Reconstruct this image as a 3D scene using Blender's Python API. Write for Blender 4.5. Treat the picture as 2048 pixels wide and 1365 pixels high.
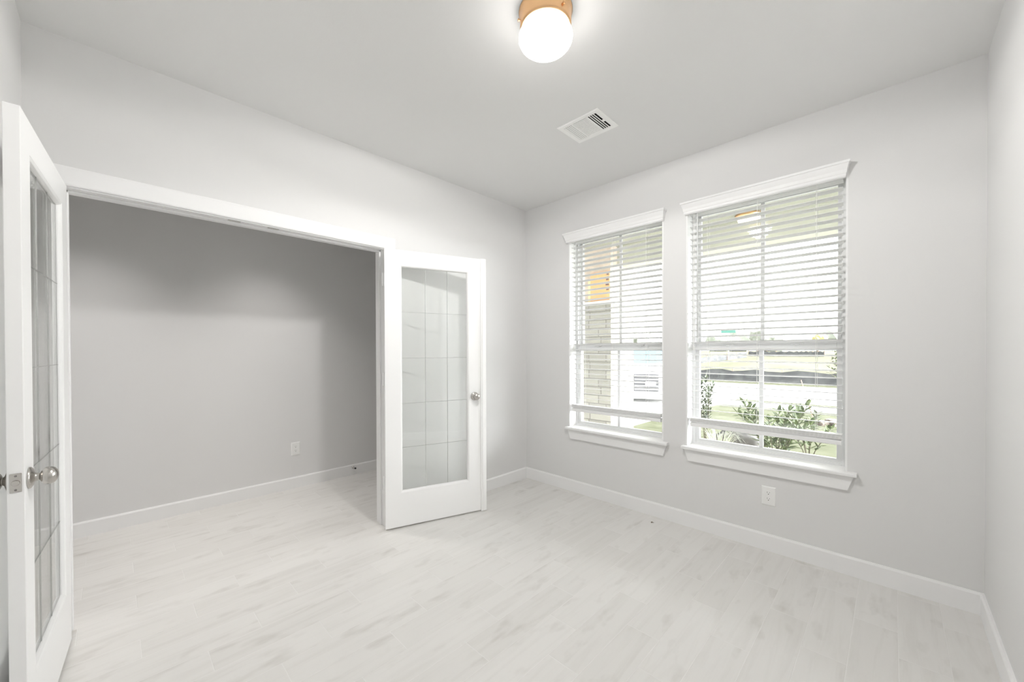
import bpy, bmesh, math, random
from mathutils import Vector, Matrix

for o in list(bpy.data.objects):
    bpy.data.objects.remove(o, do_unlink=True)
S = bpy.context.scene
COL = S.collection

# ------------------------------------------------------------------ camera
CAM = Vector((-3.0007, -2.6912, 1.3062))
YAW, PITCH, ROLL, FPX = 0.7810, -0.0079, -0.0029, 781.02
F = Vector((math.cos(PITCH) * math.cos(YAW), math.cos(PITCH) * math.sin(YAW), math.sin(PITCH)))
R0 = Vector((math.sin(YAW), -math.cos(YAW), 0))
U0 = R0.cross(F)
RT = R0 * math.cos(ROLL) + U0 * math.sin(ROLL)
UP = -R0 * math.sin(ROLL) + U0 * math.cos(ROLL)
cd = bpy.data.cameras.new('camera')
cd.sensor_width = 36.0
cd.lens = FPX / 2048 * 36.0
cd.shift_x = 10.87 / 2048
cd.shift_y = 25.86 / 2048
cd.clip_start = 0.03
cd.clip_end = 500
cam = bpy.data.objects.new('camera', cd)
COL.objects.link(cam)
m = Matrix((RT, UP, -F)).transposed().to_4x4()
m.translation = CAM
cam.matrix_world = m
S.camera = cam

# ------------------------------------------------------------------ sky, sun, exposure
W = bpy.data.worlds.new('sky')
S.world = W
W.use_nodes = True
bg = W.node_tree.nodes['Background']
bg.inputs[0].default_value = (0.97, 0.985, 1.0, 1)
# hazy bright sky, brighter around the sun
SKY_BASE, SKY_GLOW = 1.8, 26.0
_nt = W.node_tree
_tc = _nt.nodes.new('ShaderNodeTexCoord')
_dt = _nt.nodes.new('ShaderNodeVectorMath')
_dt.operation = 'DOT_PRODUCT'
_dt.inputs[1].default_value = Vector((0.45, -0.85, 0.28)).normalized()
_nt.links.new(_tc.outputs['Generated'], _dt.inputs[0])
_mx = _nt.nodes.new('ShaderNodeMath')
_mx.operation = 'MAXIMUM'
_nt.links.new(_dt.outputs['Value'], _mx.inputs[0])
_mx.inputs[1].default_value = 0.0
_pw = _nt.nodes.new('ShaderNodeMath')
_pw.operation = 'POWER'
_nt.links.new(_mx.outputs[0], _pw.inputs[0])
_pw.inputs[1].default_value = 2.5
_ma = _nt.nodes.new('ShaderNodeMath')
_ma.operation = 'MULTIPLY_ADD'
_nt.links.new(_pw.outputs[0], _ma.inputs[0])
_ma.inputs[1].default_value = SKY_GLOW
_ma.inputs[2].default_value = SKY_BASE
_nt.links.new(_ma.outputs[0], bg.inputs[1])
sd = bpy.data.lights.new('sun', 'SUN')
sd.energy = 3.5
sd.angle = math.radians(3)
sd.color = (1.0, 0.97, 0.92)
sun = bpy.data.objects.new('sun', sd)
COL.objects.link(sun)
sun.rotation_euler = Vector((0.25, 1.0, -1.15)).to_track_quat('-Z', 'Y').to_euler()
LAMP = 4.0           # radiance of the lit ceiling globe
BULB = 59.0          # watts of the bulb inside it
HALL = 60.0          # watts of each added hallway downlight
vs = S.view_settings
vs.view_transform = 'Standard'
vs.look = 'None'
vs.exposure = 0.29
vs.gamma = 1.0
vs.use_curve_mapping = False
cy = S.cycles
cy.use_denoising = True
cy.max_bounces = 16
cy.diffuse_bounces = 10
cy.transparent_max_bounces = 24
cy.glossy_bounces = 5
cy.sample_clamp_indirect = 8
cy.caustics_reflective = False
cy.caustics_refractive = False

# ------------------------------------------------------------------ materials
def mat(name, col, rough=0.5, metal=0.0, spec=0.5, emit=None, estr=0.0):
    mt = bpy.data.materials.new(name)
    mt.use_nodes = True
    b = mt.node_tree.nodes['Principled BSDF']
    b.inputs['Base Color'].default_value = (*col, 1)
    b.inputs['Roughness'].default_value = rough
    b.inputs['Metallic'].default_value = metal
    b.inputs['Specular IOR Level'].default_value = spec
    if emit:
        b.inputs['Emission Color'].default_value = (*emit, 1)
        b.inputs['Emission Strength'].default_value = estr
    return mt

def nd(mt, kind, **kw):
    n = mt.node_tree.nodes.new(kind)
    for k, v in kw.items():
        setattr(n, k, v)
    return n

def lk(mt, a, b):
    mt.node_tree.links.new(a, b)

def bsdf(mt):
    return mt.node_tree.nodes['Principled BSDF']

def math_n(mt, op, a, b=None, c=None):
    n = nd(mt, 'ShaderNodeMath', operation=op)
    for i, v in enumerate((a, b, c)):
        if v is None:
            continue
        if isinstance(v, (int, float)):
            n.inputs[i].default_value = v
        else:
            lk(mt, v, n.inputs[i])
    return n.outputs[0]

def noise_bump(mt, scale, strength, dist=0.002, detail=3):
    tc = nd(mt, 'ShaderNodeTexCoord')
    nz = nd(mt, 'ShaderNodeTexNoise')
    nz.inputs['Scale'].default_value = scale
    nz.inputs['Detail'].default_value = detail
    lk(mt, tc.outputs['Object'], nz.inputs['Vector'])
    bp = nd(mt, 'ShaderNodeBump')
    bp.inputs['Strength'].default_value = strength
    bp.inputs['Distance'].default_value = dist
    lk(mt, nz.outputs['Fac'], bp.inputs['Height'])
    lk(mt, bp.outputs['Normal'], bsdf(mt).inputs['Normal'])
    return nz

def mottled(name, c1, c2, scale, rough=0.8, detail=4, bump=0.0, bdist=0.02, lo=0.35, hi=0.65, spec=0.3):
    mt = mat(name, c1, rough, spec=spec)
    tc = nd(mt, 'ShaderNodeTexCoord')
    nz = nd(mt, 'ShaderNodeTexNoise')
    nz.inputs['Scale'].default_value = scale
    nz.inputs['Detail'].default_value = detail
    lk(mt, tc.outputs['Object'], nz.inputs['Vector'])
    cr = nd(mt, 'ShaderNodeValToRGB')
    cr.color_ramp.elements[0].position = lo
    cr.color_ramp.elements[1].position = hi
    cr.color_ramp.elements[0].color = (*c1, 1)
    cr.color_ramp.elements[1].color = (*c2, 1)
    lk(mt, nz.outputs['Fac'], cr.inputs['Fac'])
    lk(mt, cr.outputs['Color'], bsdf(mt).inputs['Base Color'])
    if bump:
        bp = nd(mt, 'ShaderNodeBump')
        bp.inputs['Strength'].default_value = bump
        bp.inputs['Distance'].default_value = bdist
        lk(mt, nz.outputs['Fac'], bp.inputs['Height'])
        lk(mt, bp.outputs['Normal'], bsdf(mt).inputs['Normal'])
    return mt

M_WALL = mat('wall_paint', (0.725, 0.723, 0.72), 0.75, spec=0.25)
noise_bump(M_WALL, 190, 0.12, 0.001)
M_CEIL = mat('ceiling_paint', (0.79, 0.789, 0.785), 0.9, spec=0.15)
noise_bump(M_CEIL, 120, 0.2, 0.001)
M_TRIM = mat('white_trim_paint', (0.835, 0.835, 0.835), 0.65, spec=0.12)
M_DOOR = mat('white_door_paint', (0.88, 0.88, 0.876), 0.42, spec=0.35)
M_VINYL = mat('white_vinyl', (0.71, 0.713, 0.715), 0.45, spec=0.25)
M_SLAT = mat('blind_white', (0.73, 0.73, 0.73), 0.5, spec=0.25)
M_VAL = mat('valance_white', (0.85, 0.85, 0.85), 0.5, spec=0.25)
M_CORD = mat('cord_white', (0.80, 0.80, 0.78), 0.8)
M_PLATE = mat('outlet_white', (0.84, 0.84, 0.83), 0.3)
M_DARK = mat('dark_slot', (0.03, 0.03, 0.03), 0.8)
M_DUCT = mat('duct_shade', (0.012, 0.011, 0.01), 0.95, spec=0.05)
M_VENT = mat('vent_white', (0.90, 0.90, 0.89), 0.4)
M_NICKEL = mat('satin_nickel', (0.56, 0.54, 0.51), 0.26, metal=1.0)
nz = noise_bump(M_NICKEL, 400, 0.03, 0.0005)
M_COPPER = mat('brushed_copper_gold', (0.80, 0.50, 0.27), 0.30, metal=1.0)
noise_bump(M_COPPER, 300, 0.03, 0.0005)
M_GLOBE = bpy.data.materials.new('lit_opal_glass')
M_GLOBE.use_nodes = True
M_GLOBE.node_tree.nodes.remove(M_GLOBE.node_tree.nodes['Principled BSDF'])
_e = nd(M_GLOBE, 'ShaderNodeEmission')
_e.inputs['Color'].default_value = (1.0, 0.965, 0.93, 1)
_e.inputs['Strength'].default_value = LAMP
_t = nd(M_GLOBE, 'ShaderNodeBsdfTransparent')
_a = nd(M_GLOBE, 'ShaderNodeAddShader')
lk(M_GLOBE, _e.outputs[0], _a.inputs[0])
lk(M_GLOBE, _t.outputs[0], _a.inputs[1])
lk(M_GLOBE, _a.outputs[0], M_GLOBE.node_tree.nodes['Material Output'].inputs['Surface'])
M_PGLOBE = mat('lit_porch_glass', (0.9, 0.85, 0.75), 0.3, emit=(1.0, 0.86, 0.68), estr=1.6)
M_RUBBER = mat('black_rubber', (0.02, 0.02, 0.02), 0.7)

def glass_mat(name, tint=(1, 1, 1), f0=0.04, rough=0.0):
    mt = bpy.data.materials.new(name)
    mt.use_nodes = True
    nt = mt.node_tree
    nt.nodes.remove(nt.nodes['Principled BSDF'])
    out = nt.nodes['Material Output']
    g = nd(mt, 'ShaderNodeNewGeometry')
    d = nd(mt, 'ShaderNodeVectorMath', operation='DOT_PRODUCT')
    lk(mt, g.outputs['Normal'], d.inputs[0])
    lk(mt, g.outputs['Incoming'], d.inputs[1])
    a = math_n(mt, 'ABSOLUTE', d.outputs['Value'])
    inv = math_n(mt, 'SUBTRACT', 1.0, a)
    p5 = math_n(mt, 'POWER', inv, 5.0)
    fr = math_n(mt, 'MULTIPLY_ADD', p5, 1.0 - f0, f0)
    tr = nd(mt, 'ShaderNodeBsdfTransparent')
    tr.inputs[0].default_value = (*tint, 1)
    gl = nd(mt, 'ShaderNodeBsdfGlossy')
    gl.inputs['Roughness'].default_value = rough
    gl.inputs['Color'].default_value = (1, 1, 1, 1)
    mx = nd(mt, 'ShaderNodeMixShader')
    lk(mt, fr, mx.inputs[0])
    lk(mt, tr.outputs[0], mx.inputs[1])
    lk(mt, gl.outputs[0], mx.inputs[2])
    lk(mt, mx.outputs[0], out.inputs['Surface'])
    return mt

M_GLASS = glass_mat('window_glass', (0.985, 0.99, 0.985))
M_DGLASS = glass_mat('door_glass', (0.985, 0.992, 0.985), 0.07)
M_CAME = mat('polished_came', (0.70, 0.71, 0.70), 0.2, metal=1.0)

# wood-look porcelain plank floor, 152 x 615 mm in a one-third stagger
def floor_mat():
    mt = mat('wood_look_plank_tile', (0.68, 0.67, 0.645), 0.36, spec=0.35)
    tc = nd(mt, 'ShaderNodeTexCoord')
    sp = nd(mt, 'ShaderNodeSeparateXYZ')
    lk(mt, tc.outputs['Object'], sp.inputs[0])
    X, Y = sp.outputs[0], sp.outputs[1]
    r = math_n(mt, 'DIVIDE', math_n(mt, 'SUBTRACT', -1.794, Y), 0.1527)
    row = math_n(mt, 'FLOOR', r)
    rf = math_n(mt, 'FRACT', r)
    xs = math_n(mt, 'MULTIPLY_ADD', math_n(mt, 'ADD', row, 12.0), 0.205, 2.512)
    c = math_n(mt, 'DIVIDE', math_n(mt, 'ADD', X, xs), 0.615)
    col = math_n(mt, 'FLOOR', c)
    cf = math_n(mt, 'FRACT', c)
    ey = math_n(mt, 'MULTIPLY', math_n(mt, 'MINIMUM', rf, math_n(mt, 'SUBTRACT', 1.0, rf)), 0.1527)
    ex = math_n(mt, 'MULTIPLY', math_n(mt, 'MINIMUM', cf, math_n(mt, 'SUBTRACT', 1.0, cf)), 0.615)
    e = math_n(mt, 'MINIMUM', ex, ey)
    grout = math_n(mt, 'LESS_THAN', e, 0.0015)
    cell = nd(mt, 'ShaderNodeCombineXYZ')
    lk(mt, row, cell.inputs[0])
    lk(mt, col, cell.inputs[1])
    wn = nd(mt, 'ShaderNodeTexWhiteNoise', noise_dimensions='3D')
    lk(mt, cell.outputs[0], wn.inputs['Vector'])
    off = nd(mt, 'ShaderNodeVectorMath', operation='SCALE')
    lk(mt, wn.outputs['Color'], off.inputs[0])
    off.inputs['Scale'].default_value = 37.0
    pv = nd(mt, 'ShaderNodeVectorMath', operation='ADD')
    lk(mt, tc.outputs['Object'], pv.inputs[0])
    lk(mt, off.outputs[0], pv.inputs[1])
    # long grain
    mp = nd(mt, 'ShaderNodeMapping')
    mp.inputs['Scale'].default_value = (1.6, 20.0, 1.0)
    lk(mt, pv.outputs[0], mp.inputs[0])
    g1 = nd(mt, 'ShaderNodeTexNoise')
    g1.inputs['Scale'].default_value = 1.0
    g1.inputs['Detail'].default_value = 6
    g1.inputs['Roughness'].default_value = 0.6
    g1.inputs['Distortion'].default_value = 0.6
    lk(mt, mp.outputs[0], g1.inputs['Vector'])
    # soft cloudy patches and knots
    mp2 = nd(mt, 'ShaderNodeMapping')
    mp2.inputs['Scale'].default_value = (4.5, 11.0, 1.0)
    lk(mt, pv.outputs[0], mp2.inputs[0])
    g2 = nd(mt, 'ShaderNodeTexNoise')
    g2.inputs['Scale'].default_value = 1.0
    g2.inputs['Detail'].default_value = 3
    lk(mt, mp2.outputs[0], g2.inputs['Vector'])
    k = nd(mt, 'ShaderNodeMapRange')
    k.inputs['From Min'].default_value = 0.58
    k.inputs['From Max'].default_value = 0.78
    lk(mt, g2.outputs['Fac'], k.inputs['Value'])
    gm = nd(mt, 'ShaderNodeMapRange')
    gm.inputs['From Min'].default_value = 0.48
    gm.inputs['From Max'].default_value = 0.75
    lk(mt, g1.outputs['Fac'], gm.inputs['Value'])
    dark = math_n(mt, 'ADD', math_n(mt, 'MULTIPLY', gm.outputs[0], 0.22),
                  math_n(mt, 'MULTIPLY', k.outputs[0], 0.46))
    dark = math_n(mt, 'ADD', dark, math_n(mt, 'MULTIPLY', wn.outputs['Value'], 0.15))
    mx = nd(mt, 'ShaderNodeMix', data_type='RGBA')
    lk(mt, dark, mx.inputs['Factor'])
    mx.inputs['A'].default_value = (0.725, 0.714, 0.694, 1)
    mx.inputs['B'].default_value = (0.46, 0.44, 0.405, 1)
    m2 = nd(mt, 'ShaderNodeMix', data_type='RGBA')
    lk(mt, grout, m2.inputs['Factor'])
    lk(mt, mx.outputs['Result'], m2.inputs['A'])
    m2.inputs['B'].default_value = (0.755, 0.745, 0.727, 1)
    lk(mt, m2.outputs['Result'], bsdf(mt).inputs['Base Color'])
    bp = nd(mt, 'ShaderNodeBump')
    bp.inputs['Strength'].default_value = 0.5
    bp.inputs['Distance'].default_value = 0.0015
    hgt = nd(mt, 'ShaderNodeMapRange')
    hgt.inputs['From Max'].default_value = 0.003
    lk(mt, e, hgt.inputs['Value'])
    lk(mt, hgt.outputs[0], bp.inputs['Height'])
    lk(mt, bp.outputs['Normal'], bsdf(mt).inputs['Normal'])
    return mt
M_FLOOR = floor_mat()

def stone_mat():
    mt = mat('ashlar_stone', (0.5, 0.47, 0.38), 0.9, spec=0.2)
    tc = nd(mt, 'ShaderNodeTexCoord')
    sp = nd(mt, 'ShaderNodeSeparateXYZ')
    lk(mt, tc.outputs['Object'], sp.inputs[0])
    cb = nd(mt, 'ShaderNodeCombineXYZ')
    lk(mt, math_n(mt, 'ADD', sp.outputs[0], sp.outputs[1]), cb.inputs[0])
    lk(mt, sp.outputs[2], cb.inputs[1])
    br = nd(mt, 'ShaderNodeTexBrick')
    br.offset = 0.43
    br.squash = 1.5
    br.squash_frequency = 3
    br.inputs['Scale'].default_value = 1.0
    br.inputs['Brick Width'].default_value = 0.27
    br.inputs['Row Height'].default_value = 0.115
    br.inputs['Mortar Size'].default_value = 0.007
    br.inputs['Color1'].default_value = (0.40, 0.385, 0.335, 1)
    br.inputs['Color2'].default_value = (0.30, 0.29, 0.255, 1)
    br.inputs['Mortar'].default_value = (0.21, 0.20, 0.18, 1)
    lk(mt, cb.outputs[0], br.inputs['Vector'])
    n = nd(mt, 'ShaderNodeTexNoise')
    n.inputs['Scale'].default_value = 9
    n.inputs['Detail'].default_value = 5
    lk(mt, tc.outputs['Object'], n.inputs['Vector'])
    mx = nd(mt, 'ShaderNodeMix', data_type='RGBA', blend_type='MULTIPLY')
    mx.inputs['Factor'].default_value = 0.35
    lk(mt, br.outputs['Color'], mx.inputs['A'])
    lk(mt, n.outputs['Color'], mx.inputs['B'])
    lk(mt, br.outputs['Color'], bsdf(mt).inputs['Base Color'])
    bp = nd(mt, 'ShaderNodeBump')
    bp.inputs['Strength'].default_value = 0.7
    bp.inputs['Distance'].default_value = 0.01
    hh = math_n(mt, 'ADD', math_n(mt, 'MULTIPLY', br.outputs['Fac'], -1.0), n.outputs['Fac'])
    lk(mt, hh, bp.inputs['Height'])
    lk(mt, bp.outputs['Normal'], bsdf(mt).inputs['Normal'])
    return mt
M_STONE = stone_mat()

def soffit_mat():
    mt = mat('soffit_boards', (0.42, 0.42, 0.34), 0.6)
    tc = nd(mt, 'ShaderNodeTexCoord')
    sp = nd(mt, 'ShaderNodeSeparateXYZ')
    lk(mt, tc.outputs['Object'], sp.inputs[0])
    fr = math_n(mt, 'FRACT', math_n(mt, 'DIVIDE', sp.outputs[0], 0.1))
    gr = math_n(mt, 'LESS_THAN', fr, 0.07)
    mx = nd(mt, 'ShaderNodeMix', data_type='RGBA')
    lk(mt, gr, mx.inputs['Factor'])
    mx.inputs['A'].default_value = (0.38, 0.385, 0.31, 1)
    mx.inputs['B'].default_value = (0.33, 0.33, 0.27, 1)
    lk(mt, mx.outputs['Result'], bsdf(mt).inputs['Base Color'])
    return mt
M_SOFFIT = soffit_mat()
M_BEAM = mat('porch_beam_paint', (0.50, 0.505, 0.42), 0.6)
M_SIDING = mat('siding_cream', (0.72, 0.72, 0.64), 0.7)
M_POST = mottled('cedar_post', (0.60, 0.50, 0.42), (0.70, 0.60, 0.50), 9, 0.7)
M_ORANGE = mat('orange_card', (0.95, 0.50, 0.22), 0.6)
M_YELLOW = mat('yellow_card_edge', (0.90, 0.76, 0.42), 0.6)
M_INK = mat('dark_print', (0.22, 0.13, 0.10), 0.7)
M_CONC = mottled('pale_concrete', (0.46, 0.46, 0.45), (0.52, 0.52, 0.51), 1.5, 0.9)
M_GRASS = mottled('lawn_grass', (0.068, 0.074, 0.045), (0.098, 0.103, 0.069), 3.5, 0.95, 6, 0.4, 0.03, spec=0.05)
M_MOUND = mottled('pale_dry_grass', (0.11, 0.112, 0.076), (0.15, 0.148, 0.112), 0.4, 0.95, 6, spec=0.05)
M_MULCH = mottled('dark_mulch', (0.09, 0.075, 0.065), (0.30, 0.26, 0.23), 22, 0.95, 4, 0.8, 0.03)
M_SOIL = mottled('tan_soil', (0.55, 0.43, 0.30), (0.70, 0.62, 0.48), 6, 0.95, 4)
M_LEAF = mottled('shrub_leaf', (0.045, 0.07, 0.03), (0.13, 0.165, 0.07), 14, 0.5)
M_LEAF2 = mottled('glossy_dark_leaf', (0.035, 0.055, 0.03), (0.09, 0.12, 0.06), 12, 0.4)
M_STEM = mat('plant_stem', (0.10, 0.09, 0.06), 0.8)
M_BLADE = mottled('pale_grass_blade', (0.34, 0.38, 0.28), (0.62, 0.64, 0.56), 25, 0.6)
M_ROCK = mottled('grey_boulder', (0.045, 0.045, 0.043), (0.10, 0.098, 0.095), 8, 0.9, 5, 0.6)
M_FENCE = mottled('silt_fabric', (0.075, 0.079, 0.083), (0.135, 0.139, 0.143), 3, 0.8)
M_WOOD = mat('weathered_stake', (0.42, 0.28, 0.20), 0.8)
M_CAR = mat('white_car_paint', (0.88, 0.88, 0.88), 0.2)
M_CARGL = mat('car_glass', (0.12, 0.17, 0.21), 0.35, spec=0.2)
M_GRILLE = mat('dark_grille', (0.09, 0.09, 0.095), 0.4)
M_GRILLE2 = mat('grey_grille_bar', (0.36, 0.36, 0.37), 0.35, metal=0.6)
M_LENS = mat('headlamp_lens', (0.75, 0.78, 0.80), 0.1)
M_AMBER = mat('amber_lens', (0.85, 0.42, 0.15), 0.2)
M_TYRE = mat('tyre_rubber', (0.03, 0.03, 0.03), 0.85)
M_RIM = mat('wheel_rim', (0.6, 0.6, 0.62), 0.3, metal=0.8)
M_TEAL = mat('teal_sign', (0.10, 0.30, 0.25), 0.5)
M_POLE = mat('galvanized_pole', (0.55, 0.56, 0.57), 0.5, metal=0.5)
M_TREE = mottled('hazed_foliage', (0.36, 0.39, 0.34), (0.46, 0.48, 0.43), 1.2, 0.95)  # overexposed haze of the distance put into the pale foliage colour
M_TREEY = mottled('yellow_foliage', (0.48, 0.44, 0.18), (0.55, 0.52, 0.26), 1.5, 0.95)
M_BARK = mat('tree_bark', (0.25, 0.20, 0.16), 0.9)

# ------------------------------------------------------------------ mesh builder
class MB:
    def __init__(self):
        self.b = bmesh.new()
    def box(self, x0, x1, y0, y1, z0, z1, mtx=None):
        v = [self.b.verts.new((x, y, z)) for x in (x0, x1) for y in (y0, y1) for z in (z0, z1)]
        for f in ((0, 1, 3, 2), (4, 6, 7, 5), (0, 4, 5, 1), (2, 3, 7, 6), (0, 2, 6, 4), (1, 5, 7, 3)):
            self.b.faces.new([v[i] for i in f])
        if mtx:
            for q in v:
                q.co = mtx @ q.co
        return v
    def prism(self, prof, a, b, place):
        """closed 2-D profile swept between parameters a and b; place(p, q, t) -> xyz"""
        l0 = [self.b.verts.new(place(p, q, a)) for p, q in prof]
        l1 = [self.b.verts.new(place(p, q, b)) for p, q in prof]
        n = len(prof)
        for i in range(n):
            j = (i + 1) % n
            self.b.faces.new((l0[i], l0[j], l1[j], l1[i]))
        self.b.faces.new(l0[::-1])
        self.b.faces.new(l1)
    def loft(self, rings, cap=True):
        vs_ = [[self.b.verts.new(p) for p in r] for r in rings]
        n = len(vs_[0])
        for k in range(len(vs_) - 1):
            for i in range(n):
                j = (i + 1) % n
                self.b.faces.new((vs_[k][i], vs_[k][j], vs_[k + 1][j], vs_[k + 1][i]))
        if cap:
            self.b.faces.new(vs_[0][::-1])
            self.b.faces.new(vs_[-1])
    def lathe(self, prof, o, ax, n=32, closed_ends=True):
        """prof: (radius, distance along ax)"""
        ax = Vector(ax).normalized()
        t = Vector((0, 0, 1)) if abs(ax.z) < 0.9 else Vector((1, 0, 0))
        e1 = ax.cross(t).normalized()
        e2 = ax.cross(e1)
        o = Vector(o)
        rings = []
        for r, h in prof:
            r = max(r, 1e-5)
            rings.append([o + ax * h + (e1 * math.cos(2 * math.pi * i / n) + e2 * math.sin(2 * math.pi * i / n)) * r for i in range(n)])
        self.loft(rings, closed_ends)
    def tube(self, pts, r, n=8, r1=None):
        pts = [Vector(p) for p in pts]
        rings = []
        for i, p in enumerate(pts):
            d = (pts[min(i + 1, len(pts) - 1)] - pts[max(i - 1, 0)]).normalized()
            t = Vector((0, 0, 1)) if abs(d.z) < 0.9 else Vector((1, 0, 0))
            e1 = d.cross(t).normalized()
            e2 = d.cross(e1)
            rr = r if r1 is None else r + (r1 - r) * i / max(1, len(pts) - 1)
            rings.append([p + (e1 * math.cos(2 * math.pi * k / n) + e2 * math.sin(2 * math.pi * k / n)) * rr for k in range(n)])
        self.loft(rings)
    def build(self, name, material, parent=None, smooth=False, bevel=0.0, seg=2):
        bmesh.ops.recalc_face_normals(self.b, faces=self.b.faces)
        me = bpy.data.meshes.new(name)
        self.b.to_mesh(me)
        self.b.free()
        mats_ = material if isinstance(material, (list, tuple)) else [material]
        for q in mats_:
            me.materials.append(q)
        o = bpy.data.objects.new(name, me)
        COL.objects.link(o)
        if parent:
            o.parent = parent
            o.matrix_parent_inverse = parent.matrix_world.inverted()
        if smooth:
            for p in me.polygons:
                p.use_smooth = True
        if bevel:
            bv = o.modifiers.new('bevel', 'BEVEL')
            bv.width = bevel
            bv.segments = seg
            bv.limit_method = 'ANGLE'
            bv.angle_limit = math.radians(40)
        return o

def tag(o, label, cat, group=None, kind=None):
    o['label'] = label
    o['category'] = cat
    if group:
        o['group'] = group
    if kind:
        o['kind'] = kind
    return o

def empty(name, loc, label, cat, group=None, kind=None):
    o = bpy.data.objects.new(name, None)
    o.empty_display_size = 0.05
    o.location = loc
    COL.objects.link(o)
    o.matrix_world = Matrix.Translation(loc)
    return tag(o, label, cat, group, kind)

def copy_thing(src, loc, label=None):
    r = src.copy()
    COL.objects.link(r)
    r.location = loc
    if label:
        r['label'] = label
    for ch in [c for c in bpy.data.objects if c.parent == src]:
        c = ch.copy()
        COL.objects.link(c)
        c.parent = r
        for g in [q for q in bpy.data.objects if q.parent == ch]:
            d = g.copy()
            COL.objects.link(d)
            d.parent = c
    return r

def cells(lo, hi, holes, axis):
    ks = sorted({lo, hi, *[v for h in holes for v in h[axis] if lo < v < hi]})
    return list(zip(ks[:-1], ks[1:]))

def wall_with_holes(mb, u0, u1, z0, z1, holes, put):
    """holes: ((ua, ub), (za, zb)); put(ua, ub, za, zb) adds a block"""
    for a, b in cells(u0, u1, holes, 0):
        for c, d in cells(z0, z1, holes, 1):
            um, zm = (a + b) / 2, (c + d) / 2
            if any(h[0][0] < um < h[0][1] and h[1][0] < zm < h[1][1] for h in holes):
                continue
            put(a, b, c, d)

# ------------------------------------------------------------------ room shell
H = 2.743
XL = -3.2708          # left wall
YR = -3.0113          # right wall
YH = 1.372            # far hall wall
TB = 0.19             # thickness of the window wall
W1 = (-1.426, -0.538)  # rough openings along y
W2 = (-2.502, -1.596)
WZ0, WZ1 = 0.578, 2.375
DX0, DX1, DZ = -3.167, -1.566, 2.078   # rough doorway

mb = MB()
wall_with_holes(mb, YR - 0.12, YH + 0.12, 0, H, [(W1, (WZ0, WZ1)), (W2, (WZ0, WZ1))],
                lambda a, b, c, d: mb.box(0, TB, a, b, c, d))
tag(mb.build('wall_window', M_WALL), 'light grey painted wall holding the two windows with white blinds', 'wall', kind='structure')
mb = MB()
wall_with_holes(mb, -6.0, 0, 0, H, [((DX0, DX1), (-1, DZ))], lambda a, b, c, d: mb.box(a, b, 0, 0.12, c, d))
tag(mb.build('wall_doorway', M_WALL), 'light grey painted wall with the wide double doorway to the hall', 'wall', kind='structure')
mb = MB()
mb.box(XL - 0.12, XL, YR - 0.12, 0, 0, H)
tag(mb.build('wall_left', M_WALL), 'light grey wall behind the open glazed door at the left edge', 'wall', kind='structure')
mb = MB()
mb.box(XL, 0, YR - 0.12, YR, 0, H)
tag(mb.build('wall_right', M_WALL), 'light grey wall meeting the window wall at the right edge', 'wall', kind='structure')
mb = MB()
mb.box(-6.0, 0, YH, YH + 0.12, 0, H)
tag(mb.build('wall_hall', M_WALL), 'grey hallway wall seen through the open doorway', 'wall', kind='structure')
mb = MB()
mb.box(-6.12, -6.0, 0, YH + 0.12, 0, H)
tag(mb.build('wall_hall_end', M_WALL), 'grey end wall of the hallway, out of sight beyond the left door', 'wall', kind='structure')
mb = MB()
mb.box(-6.12, TB, YR - 0.12, YH + 0.12, -0.12, 0)
tag(mb.build('floor', M_FLOOR), 'pale wood-look plank tile floor with thin grout lines', 'floor', kind='structure')
mb = MB()
mb.box(-6.12, TB, YR - 0.12, YH + 0.12, H, H + 0.12)
tag(mb.build('ceiling', M_CEIL), 'flat light grey painted ceiling with a globe light and a vent', 'ceiling', kind='structure')

BBP = [(0, 0), (0.014, 0), (0.014, 0.098), (0.011, 0.104), (0.009, 0.1085), (0, 0.1085)]
def baseboard(name, label, runs):
    mb = MB()
    for a, b, place in runs:
        mb.prism(BBP, a, b, place)
    tag(mb.build(name, M_TRIM), label, 'baseboard', kind='structure')
baseboard('baseboard_window', 'white baseboard along the window wall', [(YR, 0, lambda p, q, t: (-p, t, q))])
baseboard('baseboard_doorway', 'white baseboard beside the doorway, behind the open right door',
          [(-1.49, -0.014, lambda p, q, t: (t, -p, q)), (XL, -3.245, lambda p, q, t: (t, -p, q))])
baseboard('baseboard_right', 'white baseboard running off the right edge along the right wall',
          [(XL, -0.014, lambda p, q, t: (t, YR + p, q))])
baseboard('baseboard_left', 'white baseboard on the left wall behind the open left door',
          [(YR + 0.014, -0.014, lambda p, q, t: (XL + p, t, q))])
baseboard('baseboard_hall', 'white baseboard along the hallway wall under the outlet',
          [(-6.0, 0, lambda p, q, t: (t, YH - p, q))])

# doorway casing and jamb
tr = empty('trim_1', (-2.35, 0, 0), 'white casing and jamb around the wide double doorway', 'door trim', kind='structure')
JX0, JX1, JZ = DX0 + 0.016, DX1 - 0.016, DZ - 0.016
mb = MB()
mb.box(DX0, JX0, -0.001, 0.121, 0, DZ)
mb.box(JX1, DX1, -0.001, 0.121, 0, DZ)
mb.box(JX0, JX1, -0.001, 0.121, JZ, DZ)
mb.build('jamb', M_TRIM, tr)
mb = MB()
mb.box(JX0, JX0 + 0.011, 0.040, 0.075, 0, JZ)
mb.box(JX1 - 0.011, JX1, 0.040, 0.075, 0, JZ)
mb.box(JX0, JX1, 0.040, 0.075, JZ - 0.011, JZ)
mb.build('door_stop', M_TRIM, tr, bevel=0.002)
for sx_ in (-2.50, -2.30):
    mb = MB()
    mb.box(sx_ - 0.030, sx_ + 0.030, 0.008, 0.030, JZ - 0.0012, JZ + 0.001)
    mb.build('strike_plate', M_NICKEL, tr, bevel=0.0005)
CX0, CX1, CZ = JX0 - 0.006, JX1 + 0.006, JZ + 0.006
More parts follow.
